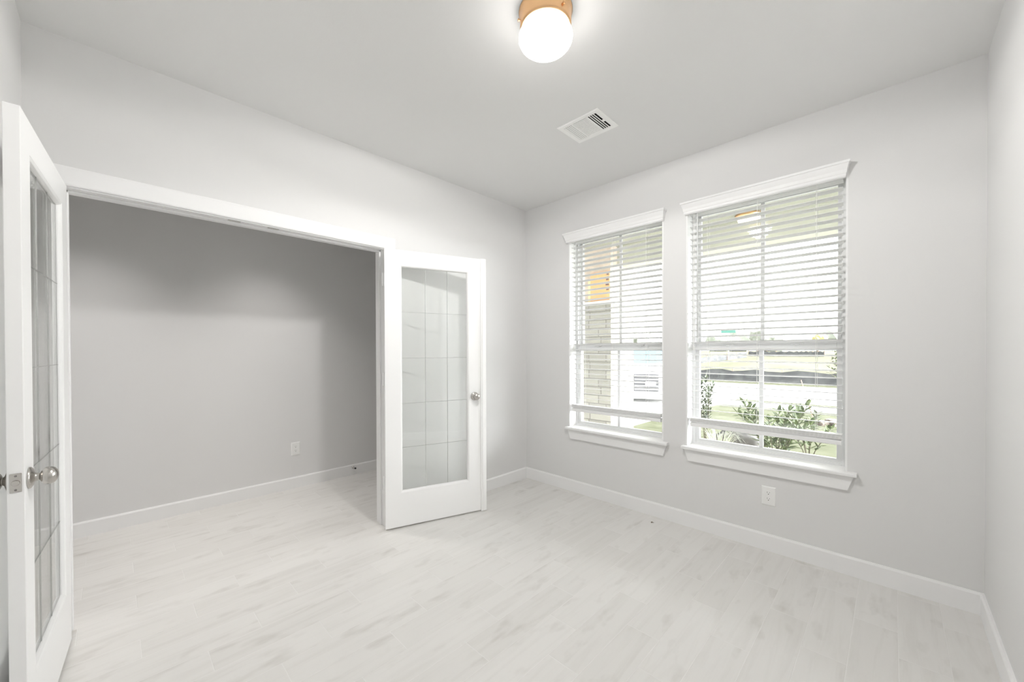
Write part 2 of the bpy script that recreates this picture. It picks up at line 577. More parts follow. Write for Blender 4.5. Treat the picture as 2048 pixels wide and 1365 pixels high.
cp = [(0, 0), (0, 0.013), (0.006, 0.0165), (0.080, 0.0175), (0.086, 0.014), (0.087, 0)]
for y0, sgn in ((-0.0, -1), (0.12, 1)):
    mb = MB()
    def ring(d, q):
        y = y0 + sgn * q
        return [(CX0 - d, y, 0), (CX0 - d, y, CZ + d), (CX1 + d, y, CZ + d), (CX1 + d, y, 0)]
    vv = [[mb.b.verts.new(p) for p in ring(d, q)] for d, q in cp]
    n = len(cp)
    for i in range(n):
        j = (i + 1) % n
        for k in range(3):
            mb.b.faces.new((vv[i][k], vv[i][k + 1], vv[j][k + 1], vv[j][k]))
    mb.b.faces.new([vv[i][0] for i in range(n)])
    mb.b.faces.new([vv[i][3] for i in range(n)])
    mb.build('casing', M_TRIM, tr)

# ------------------------------------------------------------------ windows
MR0, MR1 = 1.303, 1.374
def make_window(name, y0, y1, label):
    w = empty(name, (0.14, (y0 + y1) / 2, WZ0), label, 'window', kind='structure')
    # jamb liner
    t = 0.010
    mb = MB()
    mb.box(-0.001, TB - 0.07, y0, y0 + t, WZ0, WZ1)
    mb.box(-0.001, TB - 0.07, y1 - t, y1, WZ0, WZ1)
    mb.box(-0.001, TB - 0.07, y0, y1, WZ1 - t, WZ1)
    mb.build('window_liner', M_TRIM, w)
    a, b = y0 + t, y1 - t
    # vinyl frame with a stepped profile
    mb = MB()
    fz0, fz1, fw = 0.598, WZ1 - t, 0.022
    for x0, x1, wd in ((0.105, 0.19, fw), (0.125, 0.185, fw + 0.006)):
        mb.box(x0, x1, a, a + wd, fz0, fz1)
        mb.box(x0, x1, b - wd, b, fz0, fz1)
        mb.box(x0, x1, a + wd, b - wd, fz0, fz0 + wd * 0.8)
        mb.box(x0, x1, a + wd, b - wd, fz1 - wd, fz1)
    mb.build('window_frame', M_VINYL, w, bevel=0.0015)
    c = (a + b) / 2
    # lower sash (inner track) and upper sash (outer track)
    for nm, x0, x1, z0, z1, rb, rt in (('lower_sash', 0.112, 0.142, fz0 + 0.006, 1.350, 0.036, 0.047),
                                       ('upper_sash', 0.146, 0.176, 1.318, fz1 - 0.012, 0.056, 0.034)):
        st = 0.047
        mb = MB()
        mb.box(x0, x1, a + 0.010, a + st, z0, z1)
        mb.box(x0, x1, b - st, b - 0.010, z0, z1)
        mb.box(x0, x1, a + st, b - st, z0, z0 + rb)
        mb.box(x0, x1, a + st, b - st, z1 - rt, z1)
        s = mb.build(nm, M_VINYL, w, bevel=0.002)
        xm = (x0 + x1) / 2
        mb = MB()
        mb.box(xm - 0.002, xm + 0.002, a + st - 0.004, b - st + 0.004, z0 + rb - 0.004, z1 - rt + 0.004)
        mb.build('pane', M_GLASS, s)
        mb = MB()
        mb.box(xm - 0.008, xm + 0.008, c - 0.0125, c + 0.0125, z0 + rb, z1 - rt)
        mb.build('muntin', M_VINYL, s, bevel=0.003)
        if nm == 'lower_sash':
            for q in (-0.2, 0.2):
                mb = MB()
                mb.box(x0 - 0.012, x0 + 0.004, c + q - 0.035, c + q + 0.035, z1 - 0.008, z1 + 0.006)
                mb.box(x0 - 0.012, x0 - 0.004, c + q - 0.012, c + q + 0.012, z1 - 0.016, z1 - 0.006)
                mb.build('sash_lock', M_VINYL, s, bevel=0.003)
    return w
make_window('window_1', *W1, 'left window, with the stone porch column and a white car outside')
make_window('window_2', *W2, 'right window, with lawn and leafy shrubs outside')

def make_sill(name, ya, yb, y0, y1, label):
    """ya..yb stool horns, y0..y1 opening"""
    t = empty(name, (0, (ya + yb) / 2, 0.6), label, 'window sill', kind='structure')
    mb = MB()
    z0, z1 = 0.579, 0.600
    prof = [(-0.046, z0 + 0.003), (-0.043, z0), (0, z0), (0, z1), (-0.040, z1), (-0.046, z1 - 0.006)]
    mb.prism(prof, ya, yb, lambda p, q, s: (p, s, q))
    mb.box(-0.0005, 0.112, y0 + 0.0005, y1 - 0.0005, z0, z1)
    mb.build('stool', M_TRIM, t)
    mb = MB()
    zt, zb = z0, 0.492
    i0, i1, j0, j1 = ya + 0.012, yb - 0.012, ya + 0.042, yb - 0.042
    mb.loft([[(0, i0, zt), (-0.021, i0, zt), (-0.021, i1, zt), (0, i1, zt)],
             [(0, j0, zb), (-0.018, j0, zb), (-0.018, j1, zb), (0, j1, zb)]])
    mb.build('apron', M_TRIM, t)
make_sill('trim_2', -1.470, -0.520, *W1, 'white sill and tapered apron under the left window')
make_sill('trim_3', -2.545, -1.574, *W2, 'white sill and tapered apron under the right window')

# ------------------------------------------------------------------ venetian blinds
def make_blind(y0, y1, va, vb, label):
    a, b = y0 + 0.014, y1 - 0.014
    root = empty('venetian_blind', (0.03, (a + b) / 2, 2.36), label, 'window blind', 'white slatted blinds on the two windows')
    mb = MB()
    mb.box(0.006, 0.056, a, b, 2.333, 2.364)
    mb.build('headrail', M_SLAT, root, bevel=0.003)
    # valance: crown profile with mitred returns, hung over the wall face
    mb = MB()
    lv = [(2.304, 0.022, 0.0), (2.311, 0.028, 0.004), (2.322, 0.028, 0.004), (2.326, 0.032, 0.007), (2.344, 0.036, 0.009),
          (2.362, 0.045, 0.014), (2.374, 0.050, 0.017), (2.376, 0.056, 0.021), (2.388, 0.058, 0.022), (2.390, 0.056, 0.021)]
    mb.loft([[(-0.001, va - e, z), (-f, va - e, z), (-f, vb + e, z), (-0.001, vb + e, z)] for z, f, e in lv])
    mb.build('valance', M_VAL, root)
    # slats
    mb = MB()
    zt, pitch, n = 2.300, 0.0447, 34
    th = math.radians(8)
    for i in range(n):
        z = zt - i * pitch
        if z < 0.825:
            break
        pr = []
        for k in range(7):
            s = -0.025 + 0.05 * k / 6
            pr.append((s, 0.0022 * (1 - (s / 0.025) ** 2)))
        prof = [(p, q + 0.0014) for p, q in pr] + [(p, q - 0.0014) for p, q in pr[::-1]]
        prof = [(0.031 + p * math.cos(th) + q * math.sin(th), z - p * math.sin(th) + q * math.cos(th)) for p, q in prof]
        mb.prism(prof, a, b, lambda p, q, t: (p, t, q))
    mb.build('slats', M_SLAT, root)
    # gathered spare slats on the bottom rail
    mb = MB()
    for k in range(5):
        z = 0.778 + k * 0.0062
        prof = [(0.006, z), (0.018, z + 0.0022), (0.031, z + 0.003), (0.044, z + 0.0022), (0.056, z),
                (0.056, z + 0.004), (0.044, z + 0.0052), (0.031, z + 0.006), (0.018, z + 0.0052), (0.006, z + 0.004)]
        mb.prism(prof, a, b, lambda p, q, t: (p, t, q))
    mb.build('stacked_slats', M_VAL, root)
    mb = MB()
    mb.prism([(0.008, 0.744), (0.054, 0.744), (0.056, 0.750), (0.056, 0.771), (0.031, 0.774), (0.006, 0.771), (0.006, 0.750)],
             a + 0.002, b - 0.002, lambda p, q, t: (p, t, q))
    mb.build('bottom_rail', M_VAL, root, bevel=0.002)
    # ladder cords
    for q in (a + 0.12, (a + b) / 2, b - 0.12):
        mb = MB()
        for x in (0.0055, 0.0565):
            mb.tube([(x, q, 2.32), (x, q, 0.76)], 0.0009, 6)
        mb.tube([(0.031, q + 0.008, 2.32), (0.031, q + 0.008, 0.79)], 0.0008, 6)
        mb.build('ladder_cord', M_CORD, root)
    # tilt wand near the far end, lift cords
    mb = MB()
    mb.tube([(0.001, b - 0.055, 2.315), (-0.002, b - 0.055, 2.29), (-0.002, b - 0.055, 1.40)], 0.0035, 6)
    mb.build('tilt_wand', mat('clear_wand', (0.72, 0.72, 0.72), 0.2), root, smooth=True)
    mb = MB()
    for d in (0.028, 0.033):
        mb.tube([(0.0, b - d, 2.315), (-0.003, b - d, 1.34)], 0.001, 6)
    mb.lathe([(0.002, 0), (0.006, 0.012), (0.006, 0.03), (0.003, 0.036)], (-0.003, b - 0.0305, 1.305), (0, 0, 1), 12)
    mb.build('lift_cord', M_CORD, root)
    return root
make_blind(W1[0] + 0.01, W1[1] - 0.01, -1.430, -0.524, 'white slatted blind on the left window, lowered almost to the sill')
make_blind(W2[0] + 0.01, W2[1] - 0.01, -2.490, -1.592, 'white slatted blind with crown valance on the right window')

# ------------------------------------------------------------------ glazed doors
def make_door(name, hx, hy, ang, away, label, knob_back, astragal=False, latch=False):
    """visible face starts at (hx, hy), runs along (cos, -sin); 'away' = +1/-1 side of the normal the thickness goes to"""
    u = Vector((math.cos(ang), -math.sin(ang), 0))
    n = Vector((math.sin(ang), math.cos(ang), 0)) * away
    Z = Vector((0, 0, 1))
    O = Vector((hx, hy, 0))
    def P(s, v, z):
        return O + u * s + n * v + Z * z
    root = empty(name, (hx, hy, 0), label, 'door', 'pair of glazed doors of the doorway', 'structure')
    T, WD, Z0, Z1 = 0.035, 0.761, 0.012, 2.0495
    g0, g1, gz0, gz1 = 0.112, 0.652, 0.262, 1.940
    mb = MB()
    def bx(s0, s1, v0, v1, z0, z1):
        vv = [mb.b.verts.new(P(s, v, z)) for s in (s0, s1) for v in (v0, v1) for z in (z0, z1)]
        for f in ((0, 1, 3, 2), (4, 6, 7, 5), (0, 4, 5, 1), (2, 3, 7, 6), (0, 2, 6, 4), (1, 5, 7, 3)):
            mb.b.faces.new([vv[i] for i in f])
    lo_ = [(0, Z0), (WD, Z0), (WD, Z1), (0, Z1)]
    li_ = [(g0, gz0), (g1, gz0), (g1, gz1), (g0, gz1)]
    fv = [[mb.b.verts.new(P(s, v, z)) for s, z in l] for v in (0, T) for l in (lo_, li_)]
    for k in range(4):
        l = (k + 1) % 4
        mb.b.faces.new((fv[0][k], fv[0][l], fv[1][l], fv[1][k]))
        mb.b.faces.new((fv[2][k], fv[2][l], fv[3][l], fv[3][k]))
        mb.b.faces.new((fv[0][k], fv[0][l], fv[2][l], fv[2][k]))
        mb.b.faces.new((fv[1][k], fv[1][l], fv[3][l], fv[3][k]))
    mb.build('door_frame', M_DOOR, root, bevel=0.002)
    # glazing beads, both faces
    mb = MB()
    for v0, sg in ((0.001, 1), (T - 0.001, -1)):
        pr = [(0.0, 0.0), (0.003, 0.0), (0.008, 0.003), (0.013, 0.0105), (0.0145, 0.0145), (0.0, 0.0145)]
        rings = []
        for d, q in pr:
            v = v0 + sg * q
            rings.append([P(g0 + d, v, gz0 + d), P(g1 - d, v, gz0 + d), P(g1 - d, v, gz1 - d), P(g0 + d, v, gz1 - d)])
        vv = [[mb.b.verts.new(p) for p in r] for r in rings]
        for i in range(len(pr)):
            j = (i + 1) % len(pr)
            for k in range(4):
                l = (k + 1) % 4
                mb.b.faces.new((vv[i][k], vv[i][l], vv[j][l], vv[j][k]))
    mb.build('glazing_bead', M_DOOR, root)
    # bevelled glass: 3 x 5 lights between V-grooves
    a, b, c, d = g0 + 0.010, g1 - 0.010, gz0 + 0.010, gz1 - 0.010
    us = [a, 0.303, 0.478, b]
    zs = [c, 0.59, 0.918, 1.254, 1.595, d]
    gw = 0.0016
    vm = T / 2
    mb = MB()
    for i in range(3):
        for k in range(5):
            bx(us[i] + (gw if i else 0), us[i + 1] - (gw if i < 2 else 0), vm - 0.002, vm + 0.002,
               zs[k] + (gw if k else 0), zs[k + 1] - (gw if k < 4 else 0))
    mb.build('door_pane', M_DGLASS, root)
    mb = MB()
    for q in us[1:3]:
        bx(q - 0.0011, q + 0.0011, vm - 0.0042, vm + 0.0042, c, d)
    for q in zs[1:5]:
        for i in range(3):
            bx(us[i] + (gw if i else 0), us[i + 1] - (gw if i < 2 else 0), vm - 0.0042, vm + 0.0042, q - 0.0011, q + 0.0011)
    mb.build('glass_came', M_CAME, root)
    # egg knobs
    kz, ks = (0.913, 0.712) if latch else (0.942, 0.700)
    for v, sg, L in ((0.0, -1, 0.062), (T, 1, knob_back)):
        mb = MB()
        k = L / 0.062
        rose = [(0.0335, 0), (0.0335, 0.0035), (0.031, 0.006), (0.026, 0.0085), (0.016, 0.0115), (0.0125, 0.015)]
        neck = [(0.0115, 0.020 * k), (0.0125, 0.0235 * k)]
        egg = [(0.0135, 0.0240 * k), (0.0190, 0.0262 * k), (0.0240, 0.0305 * k), (0.0270, 0.036 * k), (0.0278, 0.042 * k),
               (0.0262, 0.049 * k), (0.0220, 0.055 * k), (0.0152, 0.0595 * k), (0.007, 0.0616 * k), (0.0001, 0.062 * k)]
        mb.lathe(rose + neck + egg, P(ks, v, kz), n * sg, 40)
        mb.build('door_knob', M_NICKEL, root, smooth=True)
    if latch:
        mb = MB()
        bx(WD - 0.001, WD + 0.0015, 0.0055, 0.0295, kz - 0.0285, kz + 0.0285)
        lp = mb.build('latch_plate', M_NICKEL, root, bevel=0.004, seg=3)
        mb = MB()
        mb.lathe([(0.0085, 0), (0.0085, 0.004), (0.0075, 0.006)], P(WD + 0.0005, T / 2, kz), u, 20)
        mb.build('latch_bolt', M_NICKEL, lp)
        mb = MB()
        for q in (-0.021, 0.021):
            mb.lathe([(0.003, 0), (0.003, 0.0012)], P(WD + 0.0008, T / 2, kz + q), u, 12)
        mb.build('screw', mat('screw_dark', (0.25, 0.24, 0.23), 0.4, metal=1.0), lp)
    if astragal:
        mb = MB()
        bx(0.752, 0.800, -0.009, 0.0, 0.006, 2.0515)
        bx(0.766, 0.774, -0.0125, -0.009, 0.006, 2.0515)
        bx(WD, 0.790, 0.0, 0.006, 0.010, 2.0495)
        mb.build('astragal', M_DOOR, root, bevel=0.0015)
    for hz in (1.828, 1.102, 0.342):
        mb = MB()
        p = P(-0.006, T - 0.003, hz - 0.045)
        mb.tube([p, p + Z * 0.09], 0.0062, 12)
        for q in (-0.003, 0.09):
            mb.lathe([(0.0045, 0), (0.0062, 0.0015), (0.0045, 0.003)], p + Z * q, Z, 12)
        bx(-0.0015, 0.0, 0.006, T - 0.003, hz - 0.045, hz + 0.045)
        mb.build('hinge', M_TRIM, root, smooth=False)
    return root
make_door('door_1', -3.140, -0.0622, 1.6380, -1, 'glazed white door at the left edge, swung open beside the left wall', 0.045, latch=True)
make_door('door_2', -1.6196, -0.0856, 0.3050, 1, 'glazed white door right of the doorway, folded back near the corner', 0.062, astragal=True)

# ------------------------------------------------------------------ ceiling lamp
lx, ly = -1.700, -1.640
lamp = empty('ceiling_light', (lx, ly, H), 'lit white globe ceiling light with a copper coloured ring', 'ceiling light')
mb = MB()
mb.lathe([(0.100, 0), (0.112, 0.0), (0.1135, 0.006), (0.110, 0.012), (0.108, 0.020), (0.108, 0.064), (0.107, 0.072),
          (0.103, 0.076), (0.094, 0.076), (0.094, 0.040)], (lx, ly, H), (0, 0, -1), 64)
mb.build('canopy_ring', M_COPPER, lamp, smooth=True)
mb = MB()
pr = []
R_, hgt = 0.1135, 0.060
pr.append((0.080, 0.060))
pr.append((0.088, 0.070))
for k in range(1, 26):
    th = math.radians(-38 + 128 * k / 25)
    pr.append((max(R_ * math.cos(th), 1e-4), 0.113 + hgt * math.sin(th)))
mb.lathe(pr, (lx, ly, H), (0, 0, -1), 64)
mb.build('globe', M_GLOBE, lamp, smooth=True)
bl = bpy.data.lights.new('bulb', 'SPOT')      # four small bulbs under the opaque pan of the fitting
bl.energy = BULB / 4
bl.color = (1.0, 0.985, 0.965)
bl.shadow_soft_size = 0.06
bl.spot_size = math.radians(180)
bl.spot_blend = 0.08
for sx_ in (-1, 1):
    for sy_ in (-1, 1):
        bulb = bpy.data.objects.new('bulb', bl)
        COL.objects.link(bulb)
        bulb.parent = lamp
        bulb.location = (0.02 * sx_, 0.02 * sy_, -0.140)
        bulb.rotation_euler = Vector((0.12 * sx_, 0.12 * sy_, -1.0)).to_track_quat('-Z', 'Y').to_euler()
for k in range(3):
    an = math.radians(20 + 120 * k)
    mb = MB()
    mb.lathe([(0.004, 0), (0.004, 0.006), (0.0065, 0.007), (0.0065, 0.010), (0.003, 0.012)],
             (lx + 0.107 * math.cos(an), ly + 0.107 * math.sin(an), H - 0.045), (math.cos(an), math.sin(an), 0), 14)
    mb.build('set_screw', M_COPPER, lamp)

# unseen fill lamps, added to brighten the hallway
def fill_lamp(x, y, label):
    root = empty('hall_fill_lamp', (x, y, H), label, 'fill_lamp', 'added hallway fill lamps')
    mb = MB()
    mb.lathe([(0.095, 0), (0.095, 0.003), (0.088, 0.006), (0.074, 0.004), (0.070, 0.0)], (x, y, H), (0, 0, -1), 40)
    mb.build('fill_lamp_ring', M_VENT, root, smooth=True)
    mb = MB()
    mb.lathe([(0.072, 0.0005), (0.072, 0.002), (0.001, 0.003)], (x, y, H), (0, 0, -1), 40)
    mb.build('lens', mat('fill_lamp_glow', (0.9, 0.9, 0.9), 0.4, emit=(1.0, 0.96, 0.9), estr=3.0), root)
    l = bpy.data.lights.new('hall_fill_spot', 'SPOT')
    l.energy = HALL
    l.color = (1.0, 0.965, 0.93)
    l.shadow_soft_size = 0.06
    l.spot_size = math.radians(92)
    l.spot_blend = 1.0
    o = bpy.data.objects.new('hall_fill_spot', l)
    COL.objects.link(o)
    o.parent = root
    o.location = (0, 0, -0.02)
fill_lamp(-3.15, 0.72, 'added unseen downlight in the hallway ceiling, nearer the left door')
fill_lamp(-2.05, 0.72, 'added unseen downlight in the hallway ceiling, nearer the right door')

# ------------------------------------------------------------------ ceiling vent
vx0, vx1, vy0, vy1 = -0.972, -0.718, -1.442, -1.143
vent = empty('ceiling_vent', ((vx0 + vx1) / 2, (vy0 + vy1) / 2, H), 'white three-way air vent set in the ceiling', 'air vent')
mb = MB()
iy0, iy1, ix0, ix1 = vy0 + 0.034, vy1 - 0.034, vx0 + 0.034, vx1 - 0.034
def fr(d, z):
    return [(vx0 + d, vy0 + d, z), (vx1 - d, vy0 + d, z), (vx1 - d, vy1 - d, z), (vx0 + d, vy1 - d, z)]
rings = [fr(0, H), fr(0.001, H - 0.004), fr(0.006, H - 0.007), fr(0.030, H - 0.006), fr(0.034, H - 0.003), fr(0.034, H - 0.0005)]
vv = [[mb.b.verts.new(p) for p in r] for r in rings]
for i in range(len(rings) - 1):
    for k in range(4):
        l = (k + 1) % 4
        mb.b.faces.new((vv[i][k], vv[i][l], vv[i + 1][l], vv[i + 1][k]))
ya, yb = iy0 + 0.062, iy1 - 0.062
for q in (ya, yb):
    mb.box(ix0, ix1, q - 0.004, q + 0.004, H - 0.007, H - 0.0005)
mb.build('vent_frame', M_VENT, vent)
mb = MB()
def louvre_y(y, ang, w):
    mm = Matrix.Translation((0, y, H - 0.004)) @ Matrix.Rotation(ang, 4, 'X')
    mb.box(ix0, ix1, -w / 2, w / 2, -0.0006, 0.0006, mm)
def louvre_x(x, ang, w):
    mm = Matrix.Translation((x, 0, H - 0.004)) @ Matrix.Rotation(ang, 4, 'Y')
    mb.box(-w / 2, w / 2, ya + 0.004, yb - 0.004, -0.0006, 0.0006, mm)
for k in range(4):
    louvre_y(iy0 + 0.014 + 0.0145 * k, math.radians(14), 0.0085)
for k in range(5):
    louvre_y(yb + 0.006 + 0.0125 * k, math.radians(-12), 0.0088)
for k in range(13):
    louvre_x(ix0 + 0.007 + 0.0145 * k, math.radians(8), 0.0102)
mb.build('louvres', M_VENT, vent)
mb = MB()
mb.box(ix0, ix1, iy0, iy1, H - 0.0008, H - 0.0003)  # flat black sheet stands in for the shade inside the duct
mb.build('duct_shade_sheet', M_DUCT, vent)
mb = MB()
mb.box((ix0 + ix1) / 2 - 0.012, (ix0 + ix1) / 2 + 0.006, iy0 - 0.012, iy0 + 0.004, H - 0.012, H - 0.006)
mb.build('damper_lever', M_VENT, vent, bevel=0.001)

# ------------------------------------------------------------------ outlets
def make_outlet(c, u, nrm, label):
    c, u, nrm, Z = Vector(c), Vector(u), Vector(nrm), Vector((0, 0, 1))
    root = empty('wall_outlet', c, label, 'electrical outlet', 'white duplex wall outlets')
    M4 = Matrix((u, nrm, Z)).transposed().to_4x4()
    M4.translation = c
    mb = MB()
    hw, hh = 0.0395, 0.061
    rg = []
    for d, q in ((0, 0), (0.0, 0.0025), (0.003, 0.005), (0.008, 0.006)):
        rg.append([M4 @ Vector(p) for p in ((-hw + d, q, -hh + d), (hw - d, q, -hh + d), (hw - d, q, hh - d), (-hw + d, q, hh - d))])
    mb.loft(rg)
    mb.build('cover_plate', M_PLATE, root)
    for zc in (0.0195, -0.0195):
        mb = MB()
        r0, r1 = [], []
        for k in range(24):
            an = 2 * math.pi * k / 24
            px, pz = 0.0168 * math.cos(an), max(-0.0135, min(0.0135, 0.0168 * math.sin(an)))
            r0.append(M4 @ Vector((px, 0.0055, zc + pz)))
            r1.append(M4 @ Vector((px * 0.96, 0.0075, zc + pz * 0.96)))
        mb.loft([r0, r1])
        rc = mb.build('receptacle', M_PLATE, root)
        mb = MB()
        mb.box(-0.0072, -0.0055, 0.0070, 0.0078, zc + 0.0005, zc + 0.0095, M4)
        mb.box(0.0055, 0.0070, 0.0070, 0.0078, zc + 0.0010, zc + 0.0085, M4)
        mb.lathe([(0.0027, 0), (0.0027, 0.0008)], M4 @ Vector((0, 0.0070, zc - 0.0068)), nrm, 12)
        mb.build('socket_slots', M_DARK, rc)
    mb = MB()
    mb.lathe([(0.003, 0), (0.0026, 0.001)], M4 @ Vector((0, 0.006, 0)), nrm, 12)
    mb.build('cover_screw', M_PLATE, root)
make_outlet((0, -2.1165, 0.356), (0, -1, 0), (-1, 0, 0), 'white duplex outlet under the right window')
make_outlet((-1.775, YH, 0.376), (1, 0, 0), (0, -1, 0), 'white duplex outlet low on the hallway wall')

# ------------------------------------------------------------------ small things
ds = empty('door_stop_spring', (-1.223, YH - 0.014, 0.082), 'small doorstop with black tip on the hallway baseboard', 'doorstop')
mb = MB()
mb.lathe([(0.011, 0), (0.011, 0.003), (0.006, 0.006), (0.0045, 0.008), (0.0045, 0.050)], (-1.223, YH - 0.014, 0.082), (0, -1, 0), 16)
mb.build('stop_rod', M_NICKEL, ds, smooth=True)
mb = MB()
mb.lathe([(0.006, 0), (0.0085, 0.002), (0.0085, 0.014), (0.007, 0.017)], (-1.223, YH - 0.062, 0.082), (0, -1, 0), 16)
mb.build('rubber_tip', M_RUBBER, ds, smooth=True)
mb = MB()
pts = [(-0.009, -0.004), (0.002, -0.006), (0.010, -0.001), (0.006, 0.004), (-0.004, 0.005)]
cxp, cyp = -0.132, -1.392
mb.loft([[(cxp + x, cyp + y, 0.0) for x, y in pts], [(cxp + x * 0.8, cyp + y * 0.8, 0.004 + 0.002 * (i % 2)) for i, (x, y) in enumerate(pts)]])
mb.tube([(cxp + 0.006, cyp - 0.001, 0.003), (cxp + 0.0, cyp - 0.016, 0.0035)], 0.0016, 6)
tag(mb.build('debris_chip', mat('brown_chip', (0.16, 0.12, 0.09), 0.8)), 'tiny dark scrap on the floor by the window wall baseboard', 'debris')

# ------------------------------------------------------------------ porch
mb = MB()
mb.box(TB, 2.45, -9.0, 1.5, -0.25, -0.10)
tag(mb.build('porch_slab', M_CONC), 'pale concrete porch floor outside the windows', 'porch floor', kind='structure')
mb = MB()
mb.box(TB, 2.75, -9.0, 3.0, 2.74, 2.90)
tag(mb.build('porch_soffit', M_SOFFIT), 'pale green-beige boarded porch ceiling above the windows outside', 'porch ceiling', kind='structure')
mb = MB()
mb.box(1.92, 2.17, -9.0, 3.0, 2.485, 2.74)
tag(mb.build('porch_beam', M_BEAM), 'pale green-beige beam along the outer edge of the porch', 'beam', kind='structure')
pc = empty('porch_column', (2.0, 0.32, -0.10), 'stone porch column seen through the left window', 'column')
mb = MB()
mb.box(1.70, 2.34, 0.0, 0.64, -0.10, 1.93)
mb.build('stone_pier', M_STONE, pc)
mb = MB()
mb.box(1.66, 2.38, -0.035, 0.68, 1.93, 1.985)
mb.build('stone_cap', mat('cap_stone', (0.80, 0.80, 0.76), 0.8), pc, bevel=0.01)
mb = MB()
mb.box(1.74, 2.30, 0.03, 0.60, 1.985, 2.74)
mb.build('upper_post', M_POST, pc)
ns = empty('notice_card', (1.735, 0.16, 2.0), 'orange card fixed on the porch column above its stone part', 'notice')
mb = MB()
mb.box(1.727, 1.739, 0.035, 0.335, 1.995, 2.39)
mb.build('card', M_ORANGE, ns)
mb = MB()
mb.box(1.7255, 1.739, 0.335, 0.372, 1.995, 2.28)
mb.build('yellow_edge', M_YELLOW, ns)
for k, (z, w) in enumerate(((2.345, 0.035), (2.275, 0.042), (2.205, 0.05), (2.14, 0.04))):
    mb = MB()
    mb.box(1.7255, 1.7275, 0.045, 0.045 + w, z - 0.014, z + 0.012)
    mb.build('printed_mark', M_INK, ns)
for k in range(5):
    y = 0.07 + 0.05 * k
    mb = MB()
    mb.box(1.7255, 1.7275, y, y + 0.026, 2.012, 2.026)
    mb.build('printed_mark', M_INK, ns)
pl = empty('porch_light', (1.74, -1.60, 2.74), 'lit round lamp on the porch ceiling behind the right blind', 'porch light')
mb = MB()
mb.lathe([(0.13, 0), (0.13, 0.028), (0.125, 0.033), (0.110, 0.033)], (1.74, -1.60, 2.74), (0, 0, -1), 40)
mb.build('lamp_base', M_COPPER, pl, smooth=True)
mb = MB()
mb.lathe([(0.100, 0.03), (0.106, 0.045), (0.098, 0.068), (0.074, 0.086), (0.040, 0.097), (0.001, 0.100)], (1.74, -1.60, 2.74), (0, 0, -1), 40)
mb.build('lamp_dome', M_PGLOBE, pl, smooth=True)

# ------------------------------------------------------------------ ground outside
rnd = random.Random(7)
def ground_z(x, y):
    z = -0.20
    if x > 5:
        z -= 0.12 * min(1, (x - 5) / 5)
    if x > 20.5:
        t = min(1, (x - 20.5) / 22)
        z += 1.35 * t * t * (3 - 2 * t)
    return z
def sheet(xs, ys, dz, thick, material, name, label, cat):
    mb = MB()
    top = [[mb.b.verts.new((x, y, ground_z(x, y) + dz)) for y in ys] for x in xs]
    for i in range(len(xs) - 1):
        for j in range(len(ys) - 1):
            mb.b.faces.new((top[i][j], top[i + 1][j], top[i + 1][j + 1], top[i][j + 1]))
    r = bmesh.ops.extrude_face_region(mb.b, geom=list(mb.b.faces))
    for v in [g for g in r['geom'] if isinstance(g, bmesh.types.BMVert)]:
        v.co.z -= thick
    return tag(mb.build(name, material), label, cat, kind='structure')
def fr_(a, b, n):
    return [a + (b - a) * i / n for i in range(n + 1)]
sheet(fr_(2.3, 20.4, 12), fr_(-60, 60, 6), 0, 0.2, M_GRASS, 'lawn', 'sunny green lawn outside the windows', 'lawn')
sheet(fr_(20.4, 46, 20) + [90, 160], fr_(-120, 160, 8), 0, 0.2, M_MOUND, 'grass_field', 'pale grassy rise beyond the street', 'field')
sheet(fr_(2.45, 11.6, 6), [1.0, 3.0, 6.4], 0.015, 0.1, M_CONC, 'driveway', 'bright concrete driveway under the white car', 'driveway')
sheet([9.75, 10.3, 10.85], fr_(-60, 1.0, 4), 0.02, 0.1, M_CONC, 'sidewalk', 'bright concrete sidewalk strip across the lawn', 'sidewalk')
sheet([11.6, 15, 18.4], fr_(-60, 60, 4), 0.01, 0.1, M_CONC, 'street', 'bright concrete street beyond the lawn', 'street')
mb = MB()
pts = []
for k in range(20):
    an = 2 * math.pi * k / 20
    pts.append((3.35 + 0.95 * math.cos(an) + 0.08 * math.sin(3 * an), -1.0 + 0.75 * math.sin(an)))
mb.loft([[(x, y, -0.21) for x, y in pts], [(3.35 + (x - 3.35) * 0.9, -1.0 + (y + 1.0) * 0.9, -0.165) for x, y in pts]])
tag(mb.build('planting_bed', M_SOIL), 'tan soil bed around the rock and the shrubs', 'planting bed', kind='structure')

# ------------------------------------------------------------------ plants
def leaf(mb, base, d, up, L, wd, mi=0):
    d = d.normalized()
    s = d.cross(up)
    if s.length < 1e-3:
        s = Vector((1, 0, 0))
    s.normalize()
    nn = s.cross(d)
    p = [base, base + d * L * 0.35 + s * wd * 0.5 + nn * 0.003, base + d * L * 0.7 + s * wd * 0.42,
         base + d * L - nn * L * 0.06, base + d * L * 0.7 - s * wd * 0.42, base + d * L * 0.35 - s * wd * 0.5 + nn * 0.003]
    v = [mb.b.verts.new(q) for q in p]
    m_ = mb.b.verts.new(base + d * L * 0.5 - nn * wd * 0.16)
    for i in range(6):
        mb.b.faces.new((v[i], v[(i + 1) % 6], m_))

